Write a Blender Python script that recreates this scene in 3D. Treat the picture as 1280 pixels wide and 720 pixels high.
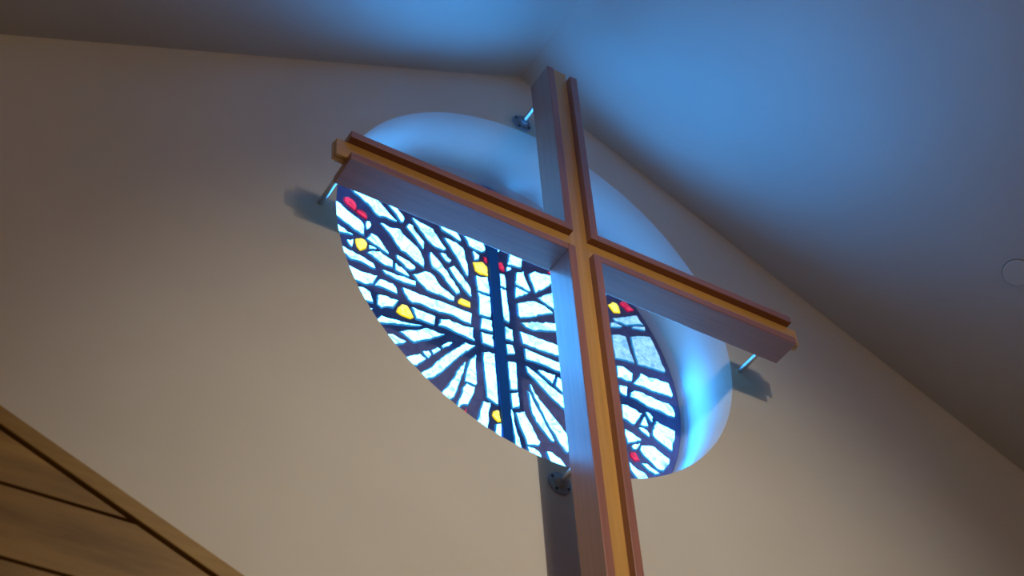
import bpy, bmesh, math, random
from mathutils import Vector, Matrix

S = bpy.context.scene
COL = S.collection
for o in list(bpy.data.objects):
    bpy.data.objects.remove(o)

# ---------------------------------------------------------------- camera
# world frame: gable wall in the plane y = 0, room at y < 0, floor z = 0;
# the round window opening has radius 1 m and its centre at (0, 0, ZC)
ZC = 6.57
cam_d = bpy.data.cameras.new('camera'); cam = bpy.data.objects.new('camera', cam_d); COL.objects.link(cam)
rt = Vector((0.84916814, -0.52514733, -0.05598))
dn = Vector((0.33892158, 0.62317343, -0.70483122))
fw = Vector((0.40502548, 0.57954738, 0.70716278))
m = Matrix(((rt.x, -dn.x, -fw.x, 0), (rt.y, -dn.y, -fw.y, 0), (rt.z, -dn.z, -fw.z, 0), (0, 0, 0, 1)))
cam.matrix_world = Matrix.Translation((-2.95199, -3.98179, -4.96856 + ZC)) @ m
cam_d.sensor_width = 36.0
cam_d.lens = 2040.448 / 1280 * 36
cam_d.clip_end = 200
cam_d.dof.use_dof = True
cam_d.dof.focus_distance = 6.7
cam_d.dof.aperture_fstop = 2.0
S.camera = cam

# ---------------------------------------------------------------- light
S.view_settings.view_transform = 'Standard'
S.view_settings.look = 'None'
S.view_settings.exposure = 0.0
S.view_settings.gamma = 1.0
S.view_settings.use_curve_mapping = False
W = bpy.data.worlds.new('world'); S.world = W; W.use_nodes = True
bg = W.node_tree.nodes['Background']
bg.inputs[0].default_value = (0.30, 0.55, 1.0, 1); bg.inputs[1].default_value = 1.5


def lamp(name, kind, loc, aim, energy, color, **kw):
    d = bpy.data.lights.new(name, kind)
    d.energy = energy; d.color = color
    for k, v in kw.items(): setattr(d, k, v)
    o = bpy.data.objects.new(name, d); COL.objects.link(o)
    o.location = loc
    o.rotation_euler = (Vector(aim) - Vector(loc)).to_track_quat('-Z', 'Y').to_euler()
    return o


# a spotlight hung in the nave in front of the cross (its beam throws the
# sharp shadow of the cross on the wall)
lamp('nave_spotlight', 'SPOT', (-0.34, -4.65, ZC - 0.02), (0.20, 0, ZC - 2.0), 335, (1.0, 0.91, 0.73),
     spot_size=math.radians(63), spot_blend=1.0, shadow_soft_size=0.022)
# weak warm ambient fill, added to lift the room; stands for no real fixture
lamp('warm_fill_light', 'AREA', (-0.6, -6.8, 6.5), (-0.8, -3.3, 0), 80, (1.0, 0.69, 0.35), shape='DISK', size=2.2)
# GLASS radiance: daylight behind the panes
GLASS = (1.35, 12.3, 34.0)


# ---------------------------------------------------------------- helpers
def obj(name, bm, mats, parent=None, smooth=False, bevel=0, seg=2):
    bmesh.ops.recalc_face_normals(bm, faces=bm.faces)
    me = bpy.data.meshes.new(name); bm.to_mesh(me); bm.free()
    o = bpy.data.objects.new(name, me); COL.objects.link(o)
    for x in (mats if isinstance(mats, (list, tuple)) else [mats]): me.materials.append(x)
    if smooth:
        for p in me.polygons: p.use_smooth = True
    if parent: o.parent = parent
    if bevel:
        b = o.modifiers.new('bevel', 'BEVEL'); b.width = bevel; b.segments = seg; b.limit_method = 'ANGLE'
    return o


def tag(o, label=None, cat=None, group=None, kind=None):
    if label: o['label'] = label
    if cat: o['category'] = cat
    if group: o['group'] = group
    if kind: o['kind'] = kind
    return o


def empty(name, loc):
    o = bpy.data.objects.new(name, None); COL.objects.link(o); o.location = loc
    o.empty_display_size = 0.1
    return o


def box(bm, x0, x1, y0, y1, z0, z1):
    v = [bm.verts.new((x, y, z)) for x in (x0, x1) for y in (y0, y1) for z in (z0, z1)]
    for f in ((0, 1, 3, 2), (4, 6, 7, 5), (0, 4, 5, 1), (2, 3, 7, 6), (0, 2, 6, 4), (1, 5, 7, 3)):
        bm.faces.new([v[i] for i in f])


def prism(bm, pts, y0, y1):
    """pts (x, z) outline pushed from y0 to y1"""
    a = [bm.verts.new((x, y0, z)) for x, z in pts]; b = [bm.verts.new((x, y1, z)) for x, z in pts]
    bm.faces.new(a); bm.faces.new(b[::-1])
    n = len(pts)
    for i in range(n): bm.faces.new((a[i], a[(i + 1) % n], b[(i + 1) % n], b[i]))


def lathe(bm, prof, n=48, cx=0, cz=0, close=False):
    """prof: list of (r, y), turned about the y axis through (cx, cz)"""
    rings = []
    for r, y in prof:
        if r < 1e-6: rings.append([bm.verts.new((cx, y, cz))])
        else: rings.append([bm.verts.new((cx + r * math.cos(2 * math.pi * i / n), y, cz + r * math.sin(2 * math.pi * i / n))) for i in range(n)])
    prs = list(zip(rings, rings[1:])) + ([(rings[-1], rings[0])] if close else [])
    for a, b in prs:
        for i in range(n):
            j = (i + 1) % n
            if len(a) == 1 and len(b) == 1: continue
            if len(a) == 1: bm.faces.new((a[0], b[i], b[j]))
            elif len(b) == 1: bm.faces.new((a[i], a[j], b[0]))
            else: bm.faces.new((a[i], a[j], b[j], b[i]))


def mat(name, color, rough=0.6, metal=0.0, spec=0.5):
    mt = bpy.data.materials.new(name); mt.use_nodes = True
    b = mt.node_tree.nodes['Principled BSDF']
    b.inputs['Base Color'].default_value = (*color, 1); b.inputs['Roughness'].default_value = rough
    b.inputs['Metallic'].default_value = metal; b.inputs['Specular IOR Level'].default_value = spec
    return mt


def noise_mat(name, c0, c1, rough, scale=(1, 1, 1), detail=4, nscale=5, bump=0.0, spec=0.5, lo=0.35, hi=0.65, bdist=0.002):
    mt = mat(name, c0, rough, spec=spec); nt = mt.node_tree; N = nt.nodes; L = nt.links; b = N['Principled BSDF']
    tc = N.new('ShaderNodeTexCoord'); mp = N.new('ShaderNodeMapping'); mp.inputs['Scale'].default_value = scale
    nz = N.new('ShaderNodeTexNoise'); nz.inputs['Scale'].default_value = nscale; nz.inputs['Detail'].default_value = detail
    cr = N.new('ShaderNodeValToRGB'); cr.color_ramp.elements[0].position = lo; cr.color_ramp.elements[1].position = hi
    cr.color_ramp.elements[0].color = (*c0, 1); cr.color_ramp.elements[1].color = (*c1, 1)
    L.new(tc.outputs['Object'], mp.inputs[0]); L.new(mp.outputs[0], nz.inputs['Vector'])
    L.new(nz.outputs['Fac'], cr.inputs[0]); L.new(cr.outputs[0], b.inputs['Base Color'])
    if bump:
        bp = N.new('ShaderNodeBump'); bp.inputs['Strength'].default_value = bump; bp.inputs['Distance'].default_value = bdist
        L.new(nz.outputs['Fac'], bp.inputs['Height']); L.new(bp.outputs[0], b.inputs['Normal'])
    return mt


def glass_mat(name, base, dim, strength=1.0, nscale=9.0, lo=0.30, hi=0.46):
    """thick backlit glass: its daylight radiance wavers with the chipped facets"""
    mt = mat(name, (0.02, 0.04, 0.06), 0.25); nt = mt.node_tree; N = nt.nodes; L = nt.links; b = N['Principled BSDF']
    tc = N.new('ShaderNodeTexCoord'); nz = N.new('ShaderNodeTexNoise'); nz.inputs['Scale'].default_value = nscale
    nz.inputs['Detail'].default_value = 6; nz.inputs['Roughness'].default_value = 0.72; nz.inputs['Distortion'].default_value = 1.6
    cr = N.new('ShaderNodeValToRGB'); cr.color_ramp.elements[0].position = lo; cr.color_ramp.elements[1].position = hi
    cr.color_ramp.elements[0].color = (*dim, 1); cr.color_ramp.elements[1].color = (1, 1, 1, 1)
    mx = N.new('ShaderNodeMix'); mx.data_type = 'RGBA'; mx.blend_type = 'MULTIPLY'; mx.inputs[0].default_value = 1.0
    mx.inputs[7].default_value = (*base, 1)
    L.new(tc.outputs['Object'], nz.inputs['Vector']); L.new(nz.outputs['Fac'], cr.inputs[0]); L.new(cr.outputs[0], mx.inputs[6])
    L.new(mx.outputs[2], b.inputs['Emission Color'])
    # daylight leaves the thick chunks mostly straight on, less at grazing angles
    lw = N.new('ShaderNodeLayerWeight'); lw.inputs[0].default_value = 0.5
    mr = N.new('ShaderNodeMapRange'); mr.inputs[1].default_value = 0.0; mr.inputs[2].default_value = 1.0
    mr.inputs[3].default_value = 1.0; mr.inputs[4].default_value = 0.0
    L.new(lw.outputs['Facing'], mr.inputs[0]); pw = N.new('ShaderNodeMath'); pw.operation = 'POWER'; pw.inputs[1].default_value = 1.0
    sc = N.new('ShaderNodeMath'); sc.operation = 'MULTIPLY'; sc.inputs[1].default_value = strength * 1.3
    L.new(mr.outputs[0], pw.inputs[0]); L.new(pw.outputs[0], sc.inputs[0]); L.new(sc.outputs[0], b.inputs['Emission Strength'])
    return mt


# ---------------------------------------------------------------- materials
M = {}
M['wall'] = noise_mat('wall_paint', (0.71, 0.665, 0.615), (0.74, 0.695, 0.645), 0.85, nscale=2.2, bump=0.06, spec=0.2)
M['reveal'] = noise_mat('reveal_plaster', (0.80, 0.80, 0.79), (0.84, 0.84, 0.83), 0.85, nscale=3.0, bump=0.15, spec=0.2, bdist=0.004)
M['ceiling'] = noise_mat('ceiling_paint', (0.68, 0.66, 0.64), (0.71, 0.69, 0.67), 0.8, nscale=1.6, bump=0.05, spec=0.25)
M['floor'] = noise_mat('floor_carpet', (0.08, 0.05, 0.04), (0.10, 0.07, 0.05), 0.9, nscale=40)
M['ring'] = mat('ring_putty', (0.66, 0.64, 0.70), 0.7)
M['concrete'] = noise_mat('dark_mortar', (0.14, 0.14, 0.31), (0.165, 0.165, 0.36), 0.8, nscale=22, detail=3, bump=0.1, spec=0.25, lo=0.42, hi=0.54)
M['mullion'] = mat('mullion_paint', (0.02, 0.17, 0.50), 0.6)
M['clear'] = glass_mat('clear_glass', GLASS, (0.30, 0.06, 0.027), nscale=13, lo=0.36, hi=0.50)
M['pale'] = glass_mat('pale_blue_glass', (0.60, 1.25, 2.1), (0.36, 0.50, 0.60), nscale=14, lo=0.38, hi=0.60)
M['yellow'] = glass_mat('yellow_glass', (2.2, 2.0, 0.35), (0.6, 0.55, 0.03), nscale=16, lo=0.38, hi=0.55)
M['red'] = glass_mat('red_glass', (1.25, 0.05, 0.17), (0.45, 0.1, 0.30), nscale=22, lo=0.4, hi=0.62)
M['edge'] = mat('glass_chipped_edge', (0.02, 0.05, 0.09), 0.3)
e = M['edge'].node_tree.nodes['Principled BSDF']; e.inputs['Emission Color'].default_value = (0.015, 0.21, 0.55, 1); e.inputs['Emission Strength'].default_value = 1.0
M['edge2'] = mat('glass_inner_edge', (0.02, 0.05, 0.09), 0.3)
e = M['edge2'].node_tree.nodes['Principled BSDF']; e.inputs['Emission Color'].default_value = (0.24, 0.72, 1.0, 1); e.inputs['Emission Strength'].default_value = 1.0
M['yedge'] = mat('yellow_chipped_edge', (0.1, 0.08, 0.01), 0.3)
e = M['yedge'].node_tree.nodes['Principled BSDF']; e.inputs['Emission Color'].default_value = (0.85, 0.68, 0.01, 1); e.inputs['Emission Strength'].default_value = 1.0
M['redge'] = mat('red_chipped_edge', (0.1, 0.0, 0.01), 0.3)
e = M['redge'].node_tree.nodes['Principled BSDF']; e.inputs['Emission Color'].default_value = (0.32, 0.003, 0.06, 1); e.inputs['Emission Strength'].default_value = 1.0
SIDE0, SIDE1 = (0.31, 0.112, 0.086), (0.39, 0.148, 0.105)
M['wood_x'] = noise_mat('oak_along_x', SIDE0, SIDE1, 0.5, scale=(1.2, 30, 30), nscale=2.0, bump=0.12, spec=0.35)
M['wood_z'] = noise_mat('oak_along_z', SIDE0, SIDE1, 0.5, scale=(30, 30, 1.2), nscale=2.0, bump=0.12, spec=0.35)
M['core_x'] = noise_mat('light_oak_along_x', (0.60, 0.31, 0.075), (0.70, 0.38, 0.10), 0.5, scale=(1.2, 30, 30), nscale=2.0, bump=0.12, spec=0.3)
M['core_z'] = noise_mat('light_oak_along_z', (0.60, 0.31, 0.075), (0.70, 0.38, 0.10), 0.5, scale=(30, 30, 1.2), nscale=2.0, bump=0.12, spec=0.3)
for k in ('wood_x', 'wood_z', 'core_x', 'core_z'):      # satin varnish
    b = M[k].node_tree.nodes['Principled BSDF']
    b.inputs['Coat Weight'].default_value = 1.0; b.inputs['Coat Roughness'].default_value = 0.28; b.inputs['Coat IOR'].default_value = 1.55
M['plank'] = noise_mat('knotty_plank', (0.15, 0.075, 0.022), (0.46, 0.27, 0.080), 0.5, scale=(1.0, 8, 7.0), nscale=1.6, detail=6, bump=0.1, spec=0.3, lo=0.3, hi=0.7)
M['trimwood'] = noise_mat('trim_wood', (0.34, 0.195, 0.055), (0.40, 0.24, 0.070), 0.5, scale=(2, 20, 20), nscale=2.0, spec=0.3)
M['dark'] = mat('dark_gap', (0.02, 0.012, 0.01), 0.8)
M['steel'] = mat('bright_steel', (0.60, 0.58, 0.58), 0.32, 1.0)
M['iron'] = noise_mat('dark_iron', (0.28, 0.31, 0.40), (0.36, 0.39, 0.48), 0.45, nscale=25, bump=0.2)
M['bolt'] = mat('bolt_black', (0.01, 0.01, 0.012), 0.5)
M['plate'] = mat('white_plate', (0.74, 0.73, 0.72), 0.6)

PANES = [
('w',[(-0.752,0.569),(-0.727,0.576),(-0.681,0.567),(-0.635,0.575),(-0.599,0.560),(-0.568,0.526),(-0.553,0.507),(-0.512,0.472),(-0.532,0.465),(-0.573,0.470),(-0.604,0.454),(-0.634,0.471),(-0.650,0.496),(-0.680,0.516),(-0.706,0.536),(-0.731,0.546)]),
('w',[(-0.563,0.563),(-0.537,0.577),(-0.511,0.563),(-0.473,0.520),(-0.481,0.482),(-0.496,0.477),(-0.522,0.517),(-0.542,0.540)]),
('r',[(-0.783,0.494),(-0.768,0.506),(-0.741,0.504),(-0.720,0.481),(-0.717,0.453),(-0.727,0.433),(-0.745,0.442),(-0.770,0.455),(-0.783,0.471)]),
('r',[(-0.715,0.451),(-0.695,0.458),(-0.672,0.447),(-0.662,0.430),(-0.667,0.409),(-0.684,0.411),(-0.704,0.420),(-0.721,0.430)]),
('w',[(-0.822,0.450),(-0.799,0.439),(-0.764,0.418),(-0.729,0.401),(-0.694,0.386),(-0.679,0.368),(-0.676,0.295),(-0.696,0.295),(-0.728,0.304),(-0.772,0.326),(-0.857,0.366),(-0.873,0.381)]),
('w',[(-0.672,0.395),(-0.654,0.401),(-0.644,0.380),(-0.651,0.356),(-0.669,0.338),(-0.675,0.363)]),
('w',[(-0.866,0.327),(-0.777,0.291),(-0.732,0.269),(-0.843,0.241),(-0.855,0.253)]),
('y',[(-0.722,0.255),(-0.693,0.276),(-0.673,0.271),(-0.662,0.251),(-0.668,0.220),(-0.697,0.192),(-0.714,0.209)]),
('w',[(-0.766,0.224),(-0.734,0.244),(-0.732,0.218),(-0.738,0.190),(-0.753,0.198)]),
('w',[(-0.671,0.279),(-0.649,0.329),(-0.626,0.331),(-0.599,0.312),(-0.581,0.283),(-0.554,0.236),(-0.579,0.239),(-0.608,0.253),(-0.633,0.262)]),
('w',[(-0.656,0.245),(-0.633,0.245),(-0.618,0.238),(-0.654,0.222)]),
('w',[(-0.603,0.417),(-0.583,0.423),(-0.554,0.414),(-0.521,0.428),(-0.501,0.428),(-0.481,0.404),(-0.444,0.381),(-0.416,0.364),(-0.396,0.333),(-0.376,0.291),(-0.373,0.272),(-0.377,0.238),(-0.428,0.257),(-0.473,0.286),(-0.498,0.291),(-0.518,0.317),(-0.538,0.349),(-0.558,0.375)]),
('w',[(-0.468,0.461),(-0.455,0.495),(-0.434,0.489),(-0.414,0.455),(-0.394,0.428),(-0.371,0.408),(-0.374,0.375),(-0.381,0.356),(-0.399,0.373),(-0.419,0.404),(-0.443,0.434)]),
('w',[(-0.438,0.541),(-0.413,0.538),(-0.371,0.533),(-0.325,0.522),(-0.305,0.490),(-0.285,0.452),(-0.258,0.418),(-0.274,0.402),(-0.315,0.402),(-0.344,0.416),(-0.369,0.441),(-0.397,0.474),(-0.422,0.510)]),
('w',[(-0.290,0.570),(-0.260,0.575),(-0.209,0.572),(-0.188,0.556),(-0.176,0.529),(-0.177,0.513),(-0.194,0.509),(-0.223,0.524),(-0.257,0.531),(-0.280,0.535)]),
('w',[(-0.273,0.495),(-0.245,0.496),(-0.207,0.497),(-0.165,0.475),(-0.158,0.447),(-0.152,0.397),(-0.143,0.340),(-0.148,0.293),(-0.165,0.300),(-0.192,0.360),(-0.215,0.403),(-0.239,0.438)]),
('w',[(-0.166,0.567),(-0.140,0.569),(-0.105,0.574),(-0.057,0.574),(-0.046,0.547),(-0.045,0.515),(-0.066,0.495),(-0.096,0.492),(-0.122,0.498),(-0.141,0.504),(-0.150,0.537)]),
('w',[(-0.120,0.480),(-0.105,0.482),(-0.080,0.465),(-0.084,0.437),(-0.112,0.422)]),
('r',[(-0.058,0.473),(-0.042,0.468),(-0.041,0.437),(-0.055,0.443)]),
('y',[(-0.119,0.408),(-0.069,0.436),(-0.040,0.413),(-0.040,0.354),(-0.080,0.346),(-0.109,0.357)]),
('w',[(-0.346,0.360),(-0.323,0.348),(-0.283,0.310),(-0.258,0.277),(-0.243,0.246),(-0.223,0.224),(-0.204,0.195),(-0.192,0.169),(-0.216,0.148),(-0.241,0.171),(-0.270,0.207),(-0.300,0.244),(-0.336,0.258),(-0.350,0.303)]),
('w',[(-0.296,0.382),(-0.265,0.388),(-0.234,0.357),(-0.245,0.335),(-0.266,0.338),(-0.286,0.360)]),
('w',[(-0.252,0.303),(-0.225,0.332),(-0.199,0.309),(-0.164,0.265),(-0.137,0.224),(-0.137,0.170),(-0.153,0.175),(-0.182,0.205),(-0.217,0.246),(-0.237,0.275)]),
('w',[(-0.593,0.125),(-0.569,0.131),(-0.519,0.130),(-0.469,0.133),(-0.424,0.133),(-0.420,0.104),(-0.450,0.095),(-0.500,0.093),(-0.539,0.095),(-0.574,0.103)]),
('w',[(-0.667,0.194),(-0.643,0.218),(-0.603,0.234),(-0.569,0.222),(-0.534,0.208),(-0.534,0.160),(-0.574,0.156),(-0.613,0.168),(-0.643,0.185)]),
('w',[(-0.523,0.257),(-0.498,0.254),(-0.458,0.249),(-0.420,0.226),(-0.423,0.209),(-0.449,0.185),(-0.474,0.190),(-0.499,0.216),(-0.519,0.231)]),
('w',[(-0.526,0.199),(-0.509,0.192),(-0.474,0.177),(-0.454,0.146),(-0.479,0.140),(-0.529,0.153)]),
('w',[(-0.441,0.171),(-0.408,0.197),(-0.377,0.224),(-0.347,0.227),(-0.322,0.208),(-0.307,0.177),(-0.272,0.156),(-0.227,0.128),(-0.228,0.102),(-0.253,0.096),(-0.304,0.103),(-0.355,0.098),(-0.385,0.115),(-0.414,0.138)]),
('w',[(-0.823,0.180),(-0.736,0.169),(-0.701,0.165),(-0.657,0.152),(-0.633,0.143),(-0.620,0.112),(-0.642,0.107),(-0.672,0.117),(-0.711,0.120),(-0.740,0.111),(-0.814,0.149)]),
('w',[(-0.803,0.080),(-0.715,0.071),(-0.695,0.065),(-0.652,0.071),(-0.611,0.076),(-0.632,0.011),(-0.666,-0.006),(-0.764,-0.010),(-0.784,0.003),(-0.796,0.046)]),
('w',[(-0.603,0.066),(-0.574,0.066),(-0.539,0.065),(-0.520,0.043),(-0.514,0.009),(-0.540,0.009),(-0.584,0.013),(-0.628,0.009)]),
('w',[(-0.760,-0.034),(-0.666,-0.027),(-0.646,-0.042),(-0.634,-0.072),(-0.629,-0.099),(-0.710,-0.119),(-0.739,-0.101)]),
('w',[(-0.613,-0.034),(-0.584,-0.024),(-0.550,-0.029),(-0.511,-0.028),(-0.525,-0.068),(-0.535,-0.085),(-0.564,-0.090),(-0.593,-0.112),(-0.615,-0.098)]),
('y',[(-0.494,-0.038),(-0.469,-0.036),(-0.447,-0.062),(-0.435,-0.092),(-0.453,-0.109),(-0.482,-0.108),(-0.499,-0.107),(-0.521,-0.096),(-0.513,-0.066)]),
('w',[(-0.495,0.064),(-0.460,0.069),(-0.421,0.066),(-0.370,0.066),(-0.310,0.073),(-0.269,0.070),(-0.218,0.072),(-0.178,0.070),(-0.139,0.066),(-0.145,-0.004),(-0.181,-0.005),(-0.221,0.004),(-0.261,0.006),(-0.307,-0.006),(-0.352,-0.005),(-0.382,-0.001),(-0.402,0.002),(-0.442,-0.011),(-0.466,0.002),(-0.483,0.030)]),
('w',[(-0.449,-0.036),(-0.417,-0.036),(-0.373,-0.033),(-0.325,-0.038),(-0.334,-0.094),(-0.364,-0.098),(-0.394,-0.097),(-0.426,-0.100),(-0.437,-0.069)]),
('w',[(-0.306,-0.041),(-0.262,-0.024),(-0.212,-0.026),(-0.171,-0.025),(-0.138,-0.019),(-0.137,-0.064),(-0.131,-0.097),(-0.164,-0.097),(-0.199,-0.092),(-0.239,-0.089),(-0.279,-0.083),(-0.317,-0.086)]),
('w',[(-0.597,-0.155),(-0.569,-0.154),(-0.531,-0.148),(-0.482,-0.138),(-0.433,-0.127),(-0.394,-0.122),(-0.414,-0.137),(-0.463,-0.157),(-0.512,-0.173),(-0.550,-0.183),(-0.647,-0.225)]),
('w',[(-0.510,-0.209),(-0.478,-0.184),(-0.444,-0.168),(-0.414,-0.151),(-0.380,-0.125),(-0.345,-0.125),(-0.315,-0.127),(-0.283,-0.125),(-0.316,-0.157),(-0.356,-0.189),(-0.396,-0.213),(-0.435,-0.245),(-0.455,-0.239),(-0.478,-0.224)]),
('w',[(-0.613,-0.260),(-0.538,-0.233),(-0.507,-0.245),(-0.472,-0.252),(-0.489,-0.274),(-0.570,-0.319),(-0.595,-0.290)]),
('w',[(-0.522,-0.367),(-0.441,-0.311),(-0.412,-0.289),(-0.379,-0.312),(-0.403,-0.345),(-0.473,-0.415),(-0.504,-0.388)]),
('w',[(-0.402,-0.273),(-0.368,-0.255),(-0.351,-0.277),(-0.369,-0.305),(-0.388,-0.293)]),
('w',[(-0.358,-0.248),(-0.323,-0.213),(-0.308,-0.229),(-0.344,-0.271)]),
('w',[(-0.305,-0.202),(-0.272,-0.166),(-0.249,-0.159),(-0.268,-0.188),(-0.296,-0.215)]),
('w',[(-0.186,-0.125),(-0.130,-0.124),(-0.167,-0.173),(-0.220,-0.234),(-0.272,-0.311),(-0.305,-0.357),(-0.337,-0.396),(-0.412,-0.454),(-0.449,-0.439),(-0.360,-0.344),(-0.320,-0.286),(-0.269,-0.220),(-0.228,-0.176)]),
('w',[(-0.185,-0.238),(-0.183,-0.254),(-0.193,-0.293),(-0.204,-0.336),(-0.221,-0.387),(-0.228,-0.424),(-0.237,-0.444),(-0.247,-0.472),(-0.294,-0.532),(-0.316,-0.525),(-0.341,-0.510),(-0.292,-0.434),(-0.270,-0.391),(-0.242,-0.342),(-0.236,-0.315),(-0.214,-0.278)]),
('w',[(-0.130,-0.171),(-0.128,-0.197),(-0.136,-0.259),(-0.134,-0.315),(-0.131,-0.348),(-0.141,-0.361),(-0.171,-0.359),(-0.195,-0.358),(-0.191,-0.311),(-0.175,-0.241),(-0.154,-0.202)]),
('w',[(-0.188,-0.364),(-0.161,-0.366),(-0.141,-0.369),(-0.145,-0.399),(-0.159,-0.433),(-0.181,-0.487),(-0.205,-0.494),(-0.260,-0.555),(-0.229,-0.473),(-0.213,-0.427),(-0.211,-0.399)]),
('w',[(-0.307,-0.529),(-0.276,-0.534),(-0.273,-0.550),(-0.302,-0.549)]),
('r',[(-0.234,-0.570),(-0.191,-0.505),(-0.194,-0.574),(-0.189,-0.593),(-0.213,-0.586)]),
('w',[(-0.110,-0.432),(-0.070,-0.427),(-0.069,-0.452),(-0.081,-0.484),(-0.080,-0.523),(-0.097,-0.632),(-0.129,-0.626),(-0.163,-0.608),(-0.133,-0.511),(-0.122,-0.468)]),
('y',[(-0.037,-0.451),(-0.026,-0.454),(-0.026,-0.479),(-0.021,-0.510),(-0.036,-0.519),(-0.055,-0.507),(-0.065,-0.492),(-0.058,-0.467)]),
('w',[(-0.052,-0.533),(-0.021,-0.521),(-0.028,-0.648),(-0.062,-0.637)]),
('w',[(0.032,-0.428),(0.037,-0.465),(0.047,-0.494),(0.052,-0.530),(0.065,-0.569),(0.079,-0.667),(0.039,-0.662),(0.036,-0.553),(0.035,-0.493)]),
('w',[(0.052,-0.428),(0.101,-0.404),(0.114,-0.433),(0.136,-0.475),(0.154,-0.512),(0.171,-0.550),(0.166,-0.572),(0.133,-0.583),(0.098,-0.592),(0.090,-0.554),(0.069,-0.507),(0.057,-0.456)]),
('w',[(0.097,-0.597),(0.132,-0.592),(0.162,-0.602),(0.186,-0.677),(0.142,-0.681),(0.111,-0.671)]),
('w',[(0.195,-0.587),(0.224,-0.581),(0.267,-0.600),(0.327,-0.677),(0.293,-0.687),(0.250,-0.687),(0.219,-0.674)]),
('w',[(0.140,-0.228),(0.152,-0.241),(0.167,-0.275),(0.186,-0.302),(0.214,-0.330),(0.252,-0.372),(0.290,-0.414),(0.317,-0.448),(0.324,-0.490),(0.320,-0.542),(0.309,-0.559),(0.292,-0.555),(0.265,-0.519),(0.234,-0.464),(0.203,-0.409),(0.179,-0.356),(0.155,-0.303),(0.142,-0.268)]),
('w',[(0.121,-0.274),(0.138,-0.284),(0.153,-0.321),(0.171,-0.354),(0.198,-0.405),(0.219,-0.453),(0.241,-0.500),(0.245,-0.521),(0.228,-0.524),(0.196,-0.490),(0.163,-0.453),(0.136,-0.408),(0.128,-0.354),(0.128,-0.314)]),
('w',[(0.124,-0.129),(0.142,-0.128),(0.192,-0.159),(0.242,-0.191),(0.292,-0.214),(0.342,-0.249),(0.335,-0.322),(0.315,-0.309),(0.285,-0.293),(0.250,-0.272),(0.207,-0.235),(0.163,-0.195),(0.131,-0.167)]),
('w',[(0.187,-0.128),(0.216,-0.119),(0.253,-0.118),(0.285,-0.119),(0.266,-0.184),(0.233,-0.165),(0.203,-0.148)]),
('w',[(0.292,-0.125),(0.326,-0.131),(0.347,-0.134),(0.339,-0.224),(0.318,-0.218),(0.299,-0.202),(0.274,-0.186)]),
('w',[(0.126,-0.022),(0.161,-0.022),(0.202,-0.028),(0.255,-0.029),(0.315,-0.025),(0.353,-0.024),(0.346,-0.090),(0.309,-0.091),(0.261,-0.090),(0.214,-0.087),(0.171,-0.087),(0.129,-0.093)]),
('w',[(0.107,0.074),(0.136,0.074),(0.173,0.076),(0.211,0.077),(0.265,0.080),(0.313,0.080),(0.352,0.081),(0.350,0.006),(0.312,0.005),(0.258,-0.001),(0.204,-0.003),(0.162,-0.003),(0.120,-0.000),(0.112,0.036)]),
('w',[(0.119,0.133),(0.191,0.169),(0.275,0.203),(0.318,0.220),(0.355,0.234),(0.355,0.177),(0.318,0.163),(0.248,0.133),(0.181,0.107),(0.144,0.112)]),
('w',[(0.108,0.251),(0.145,0.278),(0.196,0.309),(0.229,0.311),(0.262,0.304),(0.307,0.283),(0.309,0.271),(0.268,0.249),(0.222,0.221),(0.182,0.190),(0.121,0.158),(0.105,0.170),(0.112,0.192),(0.106,0.215)]),
('w',[(0.224,0.341),(0.268,0.382),(0.319,0.423),(0.364,0.454),(0.361,0.295),(0.314,0.299),(0.284,0.311),(0.247,0.326)]),
('w',[(0.185,0.479),(0.219,0.514),(0.257,0.518),(0.303,0.529),(0.337,0.536),(0.346,0.499),(0.312,0.466),(0.283,0.429),(0.253,0.398),(0.214,0.363),(0.204,0.404),(0.190,0.437)]),
('w',[(0.116,0.456),(0.158,0.481),(0.168,0.440),(0.181,0.400),(0.192,0.362),(0.178,0.351),(0.146,0.363),(0.105,0.366)]),
('w',[(0.103,0.355),(0.140,0.353),(0.180,0.347),(0.154,0.321),(0.119,0.288),(0.099,0.276)]),
('w',[(0.083,0.569),(0.117,0.567),(0.159,0.568),(0.149,0.495),(0.111,0.488),(0.071,0.483)]),
('w',[(0.064,0.464),(0.086,0.471),(0.091,0.459),(0.062,0.435)]),
('r',[(0.021,0.477),(0.043,0.484),(0.054,0.452),(0.052,0.427),(0.028,0.432),(0.019,0.449)]),
('w',[(0.022,0.563),(0.031,0.565),(0.027,0.546),(0.021,0.545)]),
('r',[(0.301,0.549),(0.318,0.566),(0.352,0.584),(0.349,0.555),(0.310,0.538)]),
('w',[(0.021,0.404),(0.051,0.409),(0.056,0.366),(0.053,0.315),(0.021,0.316)]),
('w',[(0.020,0.306),(0.053,0.305),(0.058,0.263),(0.059,0.199),(0.062,0.144),(0.058,0.098),(0.029,0.104),(0.023,0.132),(0.023,0.221)]),
('w',[(0.030,0.067),(0.072,0.064),(0.072,-0.010),(0.027,-0.014)]),
('w',[(0.028,-0.041),(0.065,-0.031),(0.077,-0.059),(0.075,-0.084),(0.032,-0.103)]),
('w',[(0.030,-0.144),(0.048,-0.135),(0.077,-0.134),(0.078,-0.190),(0.080,-0.236),(0.077,-0.296),(0.034,-0.310),(0.031,-0.245)]),
('w',[(0.032,-0.327),(0.078,-0.306),(0.081,-0.345),(0.081,-0.393),(0.038,-0.414),(0.034,-0.376)]),
('w',[(-0.109,0.324),(-0.044,0.346),(-0.041,0.312),(-0.035,0.270),(-0.037,0.230),(-0.072,0.225),(-0.106,0.229)]),
('w',[(-0.104,0.219),(-0.072,0.220),(-0.038,0.220),(-0.035,0.168),(-0.035,0.117),(-0.040,0.087),(-0.069,0.077),(-0.103,0.077),(-0.102,0.149)]),
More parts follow.
